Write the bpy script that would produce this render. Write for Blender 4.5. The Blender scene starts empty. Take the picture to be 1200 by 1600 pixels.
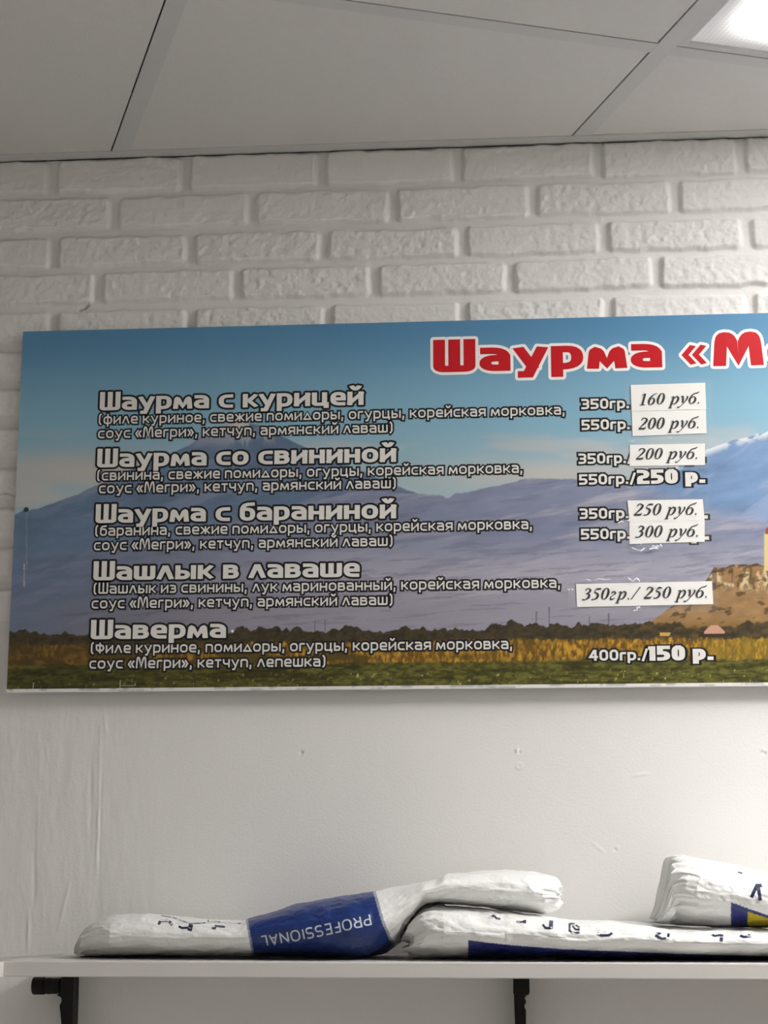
import bpy, math
import numpy as np
from mathutils import Vector, Matrix
from mathutils.bvhtree import BVHTree
from mathutils.geometry import delaunay_2d_cdt

# ------------------------------------------------------------------ camera, light, exposure
D = 2.457                      # metres from the lens to the brick face (y = 0)
CAM = np.array([0.0, -D, 1.6])
F, PITCH, YAW, ROLL = 2963.4, 12.653, 4.920, -0.1275
EXPOSURE = 1.45
PANEL_STRENGTH = (3.4, 29.0, 3.0, 3.2)   # the panel by the wall is the dimmest
LAMP_COLOUR = (1.0, 0.986, 0.966, 1)
ZC = 1.6 + 0.4369 * D          # ceiling height
SC = bpy.context.scene
COL = SC.collection


def _rot(p, y, r):
    c, s = math.cos, math.sin
    p, y, r = map(math.radians, (p, y, r))
    Rx = np.array([[1, 0, 0], [0, c(p), -s(p)], [0, s(p), c(p)]])
    Rz = np.array([[c(y), -s(y), 0], [s(y), c(y), 0], [0, 0, 1]])
    Ry = np.array([[c(r), 0, s(r)], [0, 1, 0], [-s(r), 0, c(r)]])
    return Rz @ Rx @ Ry


ROT = _rot(PITCH, YAW, ROLL)
cam_data = bpy.data.cameras.new('camera')
cam_data.sensor_fit = 'VERTICAL'
cam_data.sensor_height = 24.0
cam_data.lens = F / 1600.0 * 24.0
cam_data.clip_start = 0.05
cam = bpy.data.objects.new('camera', cam_data)
COL.objects.link(cam)
M4 = np.eye(4)
M4[:3, 0], M4[:3, 1], M4[:3, 2], M4[:3, 3] = ROT[:, 0], ROT[:, 2], -ROT[:, 1], CAM
cam.matrix_world = Matrix(M4.tolist())
SC.camera = cam
world = bpy.data.worlds.new('world')
world.use_nodes = True
world.node_tree.nodes['Background'].inputs[0].default_value = (0, 0, 0, 1)
SC.world = world
SC.view_settings.view_transform = 'Standard'
SC.view_settings.look = 'None'
SC.view_settings.gamma = 1.0
SC.view_settings.use_curve_mapping = False
SC.view_settings.exposure = EXPOSURE


def ray(px, py):
    px, py = np.broadcast_arrays(np.asarray(px, float), np.asarray(py, float))
    d = np.stack([(px - 600) / F, np.ones(px.shape), -(py - 800) / F], -1)
    return d @ ROT.T


def at_y(px, py, y=0.0):
    r = ray(px, py)
    return CAM + r * ((y + D) / r[..., 1])[..., None]


def at_z(px, py, z):
    r = ray(px, py)
    return CAM + r * ((z - CAM[2]) / r[..., 2])[..., None]


def pix(P):
    q = (np.asarray(P, float) - CAM) @ ROT
    return 600 + F * q[..., 0] / q[..., 1], 800 - F * q[..., 2] / q[..., 1]


# ------------------------------------------------------------------ numeric helpers
_rng = np.random.default_rng(7)
_tab = _rng.random((256, 256))


def vnoise(x, y, seed=0):
    x = np.asarray(x, float) + seed * 17.31
    y = np.asarray(y, float) + seed * 9.77
    xi, yi = np.floor(x).astype(int), np.floor(y).astype(int)
    fx, fy = x - xi, y - yi
    fx, fy = fx * fx * (3 - 2 * fx), fy * fy * (3 - 2 * fy)
    a, b = _tab[xi % 256, yi % 256], _tab[(xi + 1) % 256, yi % 256]
    c, d = _tab[xi % 256, (yi + 1) % 256], _tab[(xi + 1) % 256, (yi + 1) % 256]
    return (a * (1 - fx) + b * fx) * (1 - fy) + (c * (1 - fx) + d * fx) * fy


def fbm(x, y, seed=0, octv=4, gain=0.5):
    s, a, t = 0, 1.0, 0
    for o in range(octv):
        s = s + a * vnoise(x * 2 ** o, y * 2 ** o, seed + o * 3)
        t += a
        a *= gain
    return s / t


def sstep(a, b, x):
    t = np.clip((x - a) / (b - a), 0, 1)
    return t * t * (3 - 2 * t)


def mix(a, b, t):
    return a * (1 - t[..., None]) + np.asarray(b, float) * t[..., None]


def lin(r, g, b):
    c = np.array([r, g, b], float) / 255
    return np.where(c <= 0.04045, c / 12.92, ((c + 0.055) / 1.055) ** 2.4)


# ------------------------------------------------------------------ materials
def mat(name, col=(0.8, 0.8, 0.8), rough=0.6, spec=0.4, bump=None, attr=None, noise=None, trans=None, metal=0):
    m = bpy.data.materials.new(name)
    m.use_nodes = True
    nt = m.node_tree
    b = nt.nodes['Principled BSDF']
    b.inputs['Base Color'].default_value = (*col, 1)
    b.inputs['Roughness'].default_value = rough
    b.inputs['Specular IOR Level'].default_value = spec
    b.inputs['Metallic'].default_value = metal
    tc = nt.nodes.new('ShaderNodeTexCoord')
    src = None
    if attr:
        a = nt.nodes.new('ShaderNodeVertexColor')
        a.layer_name = attr
        src = a.outputs['Color']
    if noise:                                            # (scale, strength): colour mottling
        n = nt.nodes.new('ShaderNodeTexNoise')
        n.inputs['Scale'].default_value = noise[0]
        n.inputs['Detail'].default_value = 5
        nt.links.new(tc.outputs['Object'], n.inputs['Vector'])
        mp = nt.nodes.new('ShaderNodeMapRange')
        mp.inputs['To Min'].default_value = 1 - noise[1]
        mp.inputs['To Max'].default_value = 1 + noise[1]
        nt.links.new(n.outputs['Fac'], mp.inputs['Value'])
        vm = nt.nodes.new('ShaderNodeVectorMath')
        vm.operation = 'SCALE'
        if src is not None:
            nt.links.new(src, vm.inputs[0])
        else:
            vm.inputs[0].default_value = col
        nt.links.new(mp.outputs[0], vm.inputs['Scale'])
        src = vm.outputs[0]
    if src is not None:
        nt.links.new(src, b.inputs['Base Color'])
    if bump:                                             # (scale, strength, distance)
        n = nt.nodes.new('ShaderNodeTexNoise')
        n.inputs['Scale'].default_value = bump[0]
        n.inputs['Detail'].default_value = 6
        nt.links.new(tc.outputs['Object'], n.inputs['Vector'])
        bp = nt.nodes.new('ShaderNodeBump')
        bp.inputs['Strength'].default_value = bump[1]
        bp.inputs['Distance'].default_value = bump[2]
        nt.links.new(n.outputs['Fac'], bp.inputs['Height'])
        nt.links.new(bp.outputs['Normal'], b.inputs['Normal'])
    if trans is not None:
        out = nt.nodes['Material Output']
        t = nt.nodes.new('ShaderNodeBsdfTransparent')
        mx = nt.nodes.new('ShaderNodeMixShader')
        mx.inputs[0].default_value = trans
        nt.links.new(t.outputs[0], mx.inputs[1])
        nt.links.new(b.outputs[0], mx.inputs[2])
        nt.links.new(mx.outputs[0], out.inputs['Surface'])
    return m


M_WALL = mat('white_wall_paint', lin(227, 225, 222), 0.75, 0.2, bump=(330, 0.15, 0.002), noise=(6, 0.025))
M_ROOM = mat('room_paint', lin(222, 220, 217), 0.8, 0.2, noise=(3, 0.02))
M_FLOOR = mat('floor_tile', lin(190, 186, 181), 0.5, 0.3, noise=(4, 0.06))
M_TILE = mat('ceiling_tile', lin(210, 207, 204), 0.9, 0.1, bump=(420, 0.25, 0.002), noise=(90, 0.03))
M_BAR = mat('ceiling_bar', lin(198, 197, 196), 0.5, 0.3)
M_DARK = mat('void_dark', (0.02, 0.02, 0.02), 0.9, 0.1)
M_PRINT = mat('printed_film', rough=0.32, spec=0.35, attr='Col', noise=(900, 0.10))
M_TXT = mat('pale_print', lin(226, 223, 218), 0.4, 0.3)
M_INK = mat('black_print', lin(26, 27, 30), 0.4, 0.3)
M_RED = mat('red_print', lin(196, 24, 34), 0.35, 0.35)
M_WHITE = mat('white_print', lin(245, 243, 240), 0.35, 0.35)
M_PAPER = mat('label_paper', lin(240, 238, 234), 0.45, 0.3, noise=(60, 0.02))
M_TAPE = mat('clear_tape', lin(235, 235, 235), 0.12, 0.8, bump=(120, 0.5, 0.002), trans=0.055)
M_GLINT = mat('crease_glint', lin(245, 245, 245), 0.2, 0.7)  # near-white colour standing in for glints on the tape
M_SHELF = mat('shelf_laminate', lin(212, 209, 205), 0.45, 0.35, noise=(20, 0.015))
M_BLACK = mat('black_plastic', lin(12, 11, 10), 0.5, 0.25, bump=(200, 0.2, 0.002))
M_BAG = mat('bag_film', rough=0.34, spec=0.5, attr='Col', bump=(140, 0.35, 0.003))
M_NAVY = mat('navy_print_and_crease', lin(35, 37, 72), 0.35, 0.4)
M_BAGTXT = mat('pale_bag_print', lin(205, 212, 225), 0.35, 0.4)
M_STEEL = mat('screw_steel', (0.05, 0.06, 0.08), 0.4, 0.5, metal=0.6)


# ------------------------------------------------------------------ objects
def tag(o, label=None, cat=None, group=None, kind=None):
    for k, v in (('label', label), ('category', cat), ('group', group), ('kind', kind)):
        if v:
            o[k] = v
    return o


def link(name, me, m=None, parent=None):
    o = bpy.data.objects.new(name, me)
    COL.objects.link(o)
    if m is not None:
        me.materials.append(m)
    if parent is not None:
        o.parent = parent
        o.matrix_parent_inverse = parent.matrix_world.inverted()
    return o


def empty(name, loc):
    o = bpy.data.objects.new(name, None)
    o.empty_display_size = 0.05
    o.location = loc
    COL.objects.link(o)
    o.matrix_world = Matrix.Translation(loc)
    return o


def mesh_np(name, V, Q, smooth=False, col=None):
    V = np.ascontiguousarray(V, dtype=np.float32).reshape(-1, 3)
    Q = np.ascontiguousarray(Q, dtype=np.int32)
    n = Q.shape[1]
    me = bpy.data.meshes.new(name)
    me.vertices.add(len(V))
    me.vertices.foreach_set('co', V.ravel())
    me.loops.add(Q.size)
    me.loops.foreach_set('vertex_index', Q.ravel())
    me.polygons.add(len(Q))
    me.polygons.foreach_set('loop_start', np.arange(0, Q.size, n, dtype=np.int32))
    me.polygons.foreach_set('loop_total', np.full(len(Q), n, dtype=np.int32))
    if smooth:
        me.polygons.foreach_set('use_smooth', np.ones(len(Q), dtype=bool))
    me.update(calc_edges=True)
    if col is not None:
        a = me.color_attributes.new('Col', 'FLOAT_COLOR', 'POINT')
        c = np.concatenate([np.asarray(col).reshape(-1, 3), np.ones((len(V), 1))], 1).astype(np.float32)
        a.data.foreach_set('color', c.ravel())
    return me


def grid_quads(nr, nc, wrap=False):
    i = np.arange(nr - 1)[:, None]
    j = np.arange(nc if wrap else nc - 1)[None, :]
    j2 = (j + 1) % nc
    a = i * nc + j
    return np.stack([a, i * nc + j2, (i + 1) * nc + j2, (i + 1) * nc + j], -1).reshape(-1, 4)


class MB:
    """collects boxes, prisms and tubes into one mesh"""

    def __init__(self):
        self.v, self.f = [], []

    def add(self, vs, fs):
        n = len(self.v)
        self.v += [tuple(map(float, v)) for v in vs]
        self.f += [tuple(i + n for i in f) for f in fs]

    def box(self, x0, x1, y0, y1, z0, z1):
        self.prism([(x0, y0), (x1, y0), (x1, y1), (x0, y1)], z0, z1)

    def prism(self, poly, z0, z1):
        n = len(poly)
        vs = [(p[0], p[1], z0) for p in poly] + [(p[0], p[1], z1) for p in poly]
        fs = [tuple(range(n))[::-1], tuple(range(n, 2 * n))]
        fs += [(i, (i + 1) % n, n + (i + 1) % n, n + i) for i in range(n)]
        self.add(vs, fs)

    def extrude(self, pts, d):
        """closed polygon of 3-D points pushed along d"""
        n = len(pts)
        vs = [tuple(p) for p in pts] + [tuple(np.add(p, d)) for p in pts]
        fs = [tuple(range(n))[::-1], tuple(range(n, 2 * n))]
        fs += [(i, (i + 1) % n, n + (i + 1) % n, n + i) for i in range(n)]
        self.add(vs, fs)

    def lathe_x(self, c, prof, seg=28):
        """profile (dx, r) turned about an x-parallel axis through c"""
        vs, fs = [], []
        for dx, r in prof:
            for k in range(seg):
                a = 2 * math.pi * k / seg
                vs.append((c[0] + dx, c[1] + r * math.cos(a), c[2] + r * math.sin(a)))
        n = len(prof)
        for i in range(n - 1):
            for k in range(seg):
                k2 = (k + 1) % seg
                fs.append((i * seg + k, i * seg + k2, (i + 1) * seg + k2, (i + 1) * seg + k))
        fs.append(tuple(range(seg))[::-1])
        fs.append(tuple((n - 1) * seg + k for k in range(seg)))
        self.add(vs, fs)

    def build(self, name, m, parent=None, bevel=0.0, smooth=False):
        me = bpy.data.meshes.new(name)
        me.from_pydata(self.v, [], self.f)
        if smooth:
            me.polygons.foreach_set('use_smooth', np.ones(len(me.polygons), dtype=bool))
        me.update()
        o = link(name, me, m, parent)
        if bevel:
            bv = o.modifiers.new('bevel', 'BEVEL')
            bv.width = bevel
            bv.segments = 2
            bv.limit_method = 'ANGLE'
        return o


# ------------------------------------------------------------------ room
RX0, RX1, RY0, RY1 = -1.55, 2.75, -3.6, 0.03
mb = MB(); mb.box(RX0, RX1, RY0, 0.12, -0.08, 0.0)
tag(mb.build('floor', M_FLOOR), kind='structure')
mb = MB(); mb.box(RX0 - 0.08, RX0, RY0, 0.12, 0, ZC + 0.15)
tag(mb.build('wall_left', M_ROOM), kind='structure')
mb = MB(); mb.box(RX1, RX1 + 0.08, RY0, 0.12, 0, ZC + 0.15)
tag(mb.build('wall_right', M_ROOM), kind='structure')
mb = MB(); mb.box(RX0 - 0.08, RX1 + 0.08, RY0 - 0.08, RY0, 0, ZC + 0.15)
tag(mb.build('wall_front', M_ROOM), kind='structure')

# --- back wall: brick cladding above, smooth plaster below, as one relief
PL = 0.009                                               # plaster lies this far behind the brick face
zr = lambda px, py: float(at_y(px, py)[2])
xr = lambda px, py: float(at_y(px, py)[0])
row_px = [(247, 296), (303.5, 353), (365, 411), (421, 468), (481, 527)]
rows = [(zr(280, a), zr(280, b)) for a, b in row_px]
pitch = (rows[1][0] - rows[4][0]) / 3
BR_END = zr(20, 993)
while rows[-1][1] - pitch > BR_END - 0.01:
    rows.append((rows[-1][0] - pitch, rows[-1][0] - pitch - 0.0395))
rows[0] = (ZC - 0.0012, rows[0][1])
joint_px = [
    (270, [83, 288.5, 501.5, 715.5, 934.5, 1159]),
    (325, [-20, 179, 394, 613, 832.5, 1055]),
    (385, [84.5, 296, 506.5, 721.5, 944, 1167.5]),
    (445, [-58, 153.5, 370, 585.5, 798, 1025]),
    (505, [81, 296.5, 511, 725, 950.5, 1172.5])]
joints = []
for k in range(len(rows)):
    if k < 5:
        y, xs = joint_px[k]
        xs = [xr(x, y) for x in xs]
    else:
        xs = [x + _rng.normal(0, 0.003) for x in joints[k - 2]]
        xs = xs[1:-1]
    p = np.mean(np.diff(xs))
    while xs[0] > RX0:
        xs.insert(0, xs[0] - p * _rng.uniform(0.95, 1.05))
    while xs[-1] < RX1:
        xs.append(xs[-1] + p * _rng.uniform(0.95, 1.05))
    joints.append(xs)

vx0, vx1 = xr(-60, 800), xr(1260, 800)
gx = np.concatenate([np.arange(RX0, vx0, 0.006), np.arange(vx0, vx1, 0.0016), np.arange(vx1, RX1 + 0.006, 0.006)])
vz0 = zr(600, 1640)
gz = np.concatenate([np.arange(0, vz0, 0.03), np.arange(vz0, ZC, 0.0016), np.array([ZC, ZC + 0.1])])
X, Z = np.meshgrid(gx, gz)
wx = X + 0.004 * (fbm(X * 45, Z * 45, 1, 3) - 0.5) + 0.003 * (vnoise(X * 14, Z * 14, 5) - 0.5)
wz = Z + 0.005 * (fbm(X * 50, Z * 50, 2, 3) - 0.5) + 0.003 * (vnoise(X * 9, Z * 9, 6) - 0.5)
H = np.zeros_like(X)
rough_b = fbm(X * 130, Z * 130, 3, 4, 0.6) - 0.5
ridge = np.abs(fbm(X * 60, Z * 75, 11, 4) - 0.5)
for k, (zt, zb) in enumerate(rows):
    sel = (gz > zb - 0.02) & (gz < zt + 0.02)
    xs = np.array(joints[k])
    x, z = wx[sel], wz[sel]
    i = np.clip(np.searchsorted(xs, x) - 1, 0, len(xs) - 2)
    jw = 0.0062
    cx, hx = (xs[i] + xs[i + 1]) / 2, (xs[i + 1] - xs[i]) / 2 - jw
    cz, hz = (zt + zb) / 2, (zt - zb) / 2
    r = 0.007
    qx, qz = np.abs(x - cx) - hx + r, np.abs(z - cz) - hz + r
    sd = np.hypot(np.maximum(qx, 0), np.maximum(qz, 0)) + np.minimum(np.maximum(qx, qz), 0) - r
    up = 1 - sstep(-0.0045, 0.0022, sd)
    amp = 0.5 + 1.3 * vnoise(cx * 13.7 + k * 7.1, cx * 0 + k * 3.3, 21)      # some bricks rougher
    face = up * (0.0072 + 0.0012 * (vnoise(cx * 31, cx * 0 + k, 8) - 0.5)
                 + amp * (0.0022 * rough_b[sel] - 0.0022 * sstep(0.0, 0.1, ridge[sel]) * 0.5
                          * sstep(0.0, -0.03, z - cz + 0.008)))
    H[sel] = np.maximum(H[sel], face)
brick_zone = sstep(BR_END - 0.006, BR_END, Z)
H = H + brick_zone * (0.0017 + 0.0009 * rough_b)
PX, PY = pix(np.stack([X, 0 * X, Z], -1))
low = 1 - brick_zone
H += low * 0.0005 * (fbm(X * 14, Z * 5, 31, 4) - 0.5)
left = 1 - sstep(120, 330, PX)
H += low * left * 0.0016 * (fbm(X * 60, Z * 14, 33, 4, 0.6) - 0.5)
for x0, y0, x1, y1, w, h in [(151, 1265, 148, 1365, 1.2, .0009), (155, 1130, 152, 1300, 1.4, .0006), (141, 1180, 138, 1330, 2.0, -.0006),
                             (156, 1200, 153, 1370, 1.2, -.0007), (42, 1420, 41, 1490, 1.5, .001), (51, 1330, 50, 1420, 2, -.0008),
                             (105, 1380, 90, 1450, 1.6, .0008), (70, 1160, 71, 1190, 1.5, .0008), (57, 1240, 55, 1350, 1.5, .0005),
                             (160, 1100, 163, 1150, 1.5, .0007), (988, 1211, 1012, 1208, 1.5, .0008), (925, 1316, 945, 1332, 1.3, .0008)]:
    t = np.clip(((PX - x0) * (x1 - x0) + (PY - y0) * (y1 - y0)) / ((x1 - x0) ** 2 + (y1 - y0) ** 2), 0, 1)
    wob = 3 * (vnoise(PY * 0.05, PX * 0 + x0, 41) - 0.5)
    d = np.hypot(PX + wob - x0 - t * (x1 - x0), PY - y0 - t * (y1 - y0))
    H += h * np.exp(-(d / (w * 1.3)) ** 2) * (0.5 + vnoise(PY * 0.08, PX * 0, 43)) * np.sin(math.pi * np.clip(t, .03, .97)) ** .5
for x0, y0, r, h in [(470, 1175, 2.2, -.003), (472, 1177, 1.6, .0012), (808, 1172, 2.6, .002), (811, 1174, 1.6, -.003), (1194, 1171, 2.4, .002), (1196, 1176, 1.8, -.003), (962, 1327, 1.8, -.0022), (964, 1325, 1.6, .001)]:
    H += h * np.exp(-((PX - x0) ** 2 + (PY - y0) ** 2) / r ** 2)
d = np.hypot(PX - 811, PY - 1196)
H += 0.0007 * np.exp(-((d - 4) / 1.4) ** 2)
# two hairline cracks in the cladding joints
for pts in ([(-20, 772), (8, 770), (24, 774)], [(122, 483), (131, 479), (137, 473)]):
    for (x0, y0), (x1, y1) in zip(pts[:-1], pts[1:]):
        t = np.clip(((PX - x0) * (x1 - x0) + (PY - y0) * (y1 - y0)) / ((x1 - x0) ** 2 + (y1 - y0) ** 2), 0, 1)
        d = np.hypot(PX - x0 - t * (x1 - x0), PY - y0 - t * (y1 - y0))
        H -= 0.006 * np.exp(-(d / 1.1) ** 2)
V = np.stack([X, PL - H, Z], -1)
nr, nc = X.shape
wall = link('wall_back', mesh_np('wall_back', V, grid_quads(nr, nc), smooth=True), M_WALL)
tag(wall, kind='structure')

# --- suspended ceiling, turned about 21 degrees to the brick wall
A0 = at_z(175, 237, ZC)[:2]
q = at_z(260, 0, ZC)[:2] - A0
GD = q / np.linalg.norm(q)                               # along the bars, away from the brick wall
GN = np.array([-GD[1], GD[0]])                           # across, to the right
if GN[0] < 0:
    GN = -GN
PT, BW = 0.6, 0.024
D0 = 0.2095 * D                                          # near edge of the cross bar
RECT = [(RX0, RY0), (RX1, RY0), (RX1, 0.03), (RX0, 0.03)]


def clip_room(poly, y1=0.03):
    for ax, lim, sg in ((0, RX0, 1), (0, RX1, -1), (1, RY0, 1), (1, y1, -1)):
        out = []
        for i in range(len(poly)):
            a, b = poly[i], poly[(i + 1) % len(poly)]
            da, db = sg * (a[ax] - lim), sg * (b[ax] - lim)
            if da >= 0:
                out.append(a)
            if da * db < 0:
                t = da / (da - db)
                out.append(a + t * (b - a))
        poly = out
        if len(poly) < 3:
            return None
    return poly


def gpoly(n0, n1, d0, d1):
    p = [A0 + GN * n + GD * d for n, d in ((n0, d0), (n1, d0), (n1, d1), (n0, d1))]
    a = sum(p[i][0] * p[(i + 1) % 4][1] - p[(i + 1) % 4][0] * p[i][1] for i in range(4))
    return p if a > 0 else p[::-1]


LIGHT_CELLS = [(1, 1), (2, 2), (2, 6), (1, 4)]
tiles, bars = MB(), MB()
GAP = 0.0022
for i in range(-9, 12):
    for j in range(-9, 12):
        n0, n1 = i * PT + BW, (i + 1) * PT
        d0, d1 = D0 + (j - 1) * PT, D0 + j * PT - BW
        if (i, j) in LIGHT_CELLS:
            continue
        p = clip_room(gpoly(n0, n1 - GAP, d0 + GAP, d1), -0.0195)
        if p:
            tiles.prism(p, ZC + 0.0006, ZC + 0.014)
for i in range(-9, 12):
    p = clip_room(gpoly(i * PT, i * PT + BW, -6, 8), 0.0)
    if p:
        bars.prism(p, ZC, ZC + 0.004)
    for j in range(-9, 12):
        p = clip_room(gpoly(i * PT + BW, (i + 1) * PT, D0 + j * PT - BW, D0 + j * PT), 0.0)
        if p:
            bars.prism(p, ZC + 0.0002, ZC + 0.004)
tag(tiles.build('ceiling', M_TILE), kind='structure')
tag(bars.build('trim_1', M_BAR), kind='structure')
mb = MB(); mb.box(RX0, RX1, -0.0195, 0.02, ZC - 0.0006, ZC + 0.001)
mb.box(RX0, RX1, 0.004, 0.02, ZC - 0.0006, ZC + 0.03)
tag(mb.build('trim_2', M_BAR), kind='structure')
mb = MB(); mb.box(RX0 - .08, RX1 + .08, RY0 - .08, 0.12, ZC + 0.15, ZC + 0.2)
tag(mb.build('ceiling_slab', M_DARK), kind='structure')

# --- recessed square light panels
def panel_material(strength):
    m = bpy.data.materials.new('prismatic_diffuser')
    m.use_nodes = True
    nt = m.node_tree
    b = nt.nodes['Principled BSDF']
    b.inputs['Base Color'].default_value = (0.45, 0.45, 0.45, 1)
    b.inputs['Roughness'].default_value = 0.3
    tc = nt.nodes.new('ShaderNodeTexCoord')
    sp = nt.nodes.new('ShaderNodeSeparateXYZ')
    nt.links.new(tc.outputs['UV'], sp.inputs[0])

    def edge(sock):
        s = nt.nodes.new('ShaderNodeMath'); s.operation = 'SUBTRACT'; s.inputs[1].default_value = 0.5
        nt.links.new(sock, s.inputs[0])
        a = nt.nodes.new('ShaderNodeMath'); a.operation = 'ABSOLUTE'
        nt.links.new(s.outputs[0], a.inputs[0])
        r = nt.nodes.new('ShaderNodeMapRange'); r.interpolation_type = 'SMOOTHSTEP'
        r.inputs['From Min'].default_value = 0.49; r.inputs['From Max'].default_value = 0.30
        r.inputs['To Min'].default_value = 0.0; r.inputs['To Max'].default_value = 1.0
        nt.links.new(a.outputs[0], r.inputs['Value'])
        return r.outputs[0]
    mu = nt.nodes.new('ShaderNodeMath'); mu.operation = 'MULTIPLY'
    nt.links.new(edge(sp.outputs[0]), mu.inputs[0]); nt.links.new(edge(sp.outputs[1]), mu.inputs[1])
    # little prisms
    ck = nt.nodes.new('ShaderNodeTexVoronoi')
    ck.inputs['Scale'].default_value = 95
    ck.inputs['Randomness'].default_value = 0.0
    nt.links.new(tc.outputs['UV'], ck.inputs['Vector'])
    pr = nt.nodes.new('ShaderNodeMapRange')
    pr.inputs['From Min'].default_value = 0.1; pr.inputs['From Max'].default_value = 0.6
    pr.inputs['To Min'].default_value = 1.25; pr.inputs['To Max'].default_value = 0.7
    nt.links.new(ck.outputs['Distance'], pr.inputs['Value'])
    ad = nt.nodes.new('ShaderNodeMapRange')
    ad.inputs['To Min'].default_value = 0.03; ad.inputs['To Max'].default_value = 1.0
    nt.links.new(mu.outputs[0], ad.inputs['Value'])
    m2 = nt.nodes.new('ShaderNodeMath'); m2.operation = 'MULTIPLY'
    nt.links.new(ad.outputs[0], m2.inputs[0]); nt.links.new(pr.outputs[0], m2.inputs[1])
    m3 = nt.nodes.new('ShaderNodeMath'); m3.operation = 'MULTIPLY'; m3.inputs[1].default_value = strength
    nt.links.new(m2.outputs[0], m3.inputs[0])
    b.inputs['Emission Color'].default_value = LAMP_COLOUR
    nt.links.new(m3.outputs[0], b.inputs['Emission Strength'])
    return m


M_LAMPS = [panel_material(v) for v in PANEL_STRENGTH]
for c, (i, j) in enumerate(LIGHT_CELLS):
    n0, n1 = i * PT + BW, (i + 1) * PT
    d0, d1 = D0 + (j - 1) * PT, D0 + j * PT - BW
    ctr = A0 + GN * (n0 + n1) / 2 + GD * (d0 + d1) / 2
    root = empty('ceiling_light', (ctr[0], ctr[1], ZC))
    where = ['white square ceiling light panel nearest the brick wall, at the top right corner',
             'white square ceiling light panel right of the one nearest the brick wall',
             'white square ceiling light panel in the far right corner behind the viewer',
             'white square ceiling light panel right of the viewer, in the middle of the room'][c]
    tag(root, where, 'ceiling light', 'square light panels in the ceiling grid')
    fr = MB()
    fw = 0.0105
    n1 -= .001; d0 += .003; d1 -= .001
    for a in ((n0, n1, d0, d0 + fw), (n0, n1, d1 - fw, d1), (n0, n0 + fw, d0 + fw, d1 - fw), (n1 - fw, n1, d0 + fw, d1 - fw)):
        fr.prism(gpoly(*a), ZC - 0.0001, ZC + 0.03)
    fr.build('frame', M_BAR, root)
    p = gpoly(n0 + fw, n1 - fw, d0 + fw, d1 - fw)
    me = bpy.data.meshes.new('diffuser')
    zz = ZC + 0.0035
    me.from_pydata([(a[0], a[1], zz) for a in p] + [(a[0], a[1], zz + .006) for a in p], [],
                   [(3, 2, 1, 0), (4, 5, 6, 7), (0, 1, 5, 4), (1, 2, 6, 5), (2, 3, 7, 6), (3, 0, 4, 7)])
    uv = me.uv_layers.new(name='UVMap')
    cs = [(0, 0), (1, 0), (1, 1), (0, 1)]
    for pl in me.polygons:
        for li in pl.loop_indices:
            uv.data[li].uv = cs[me.loops[li].vertex_index % 4]
    link('diffuser', me, M_LAMPS[c], root)

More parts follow.
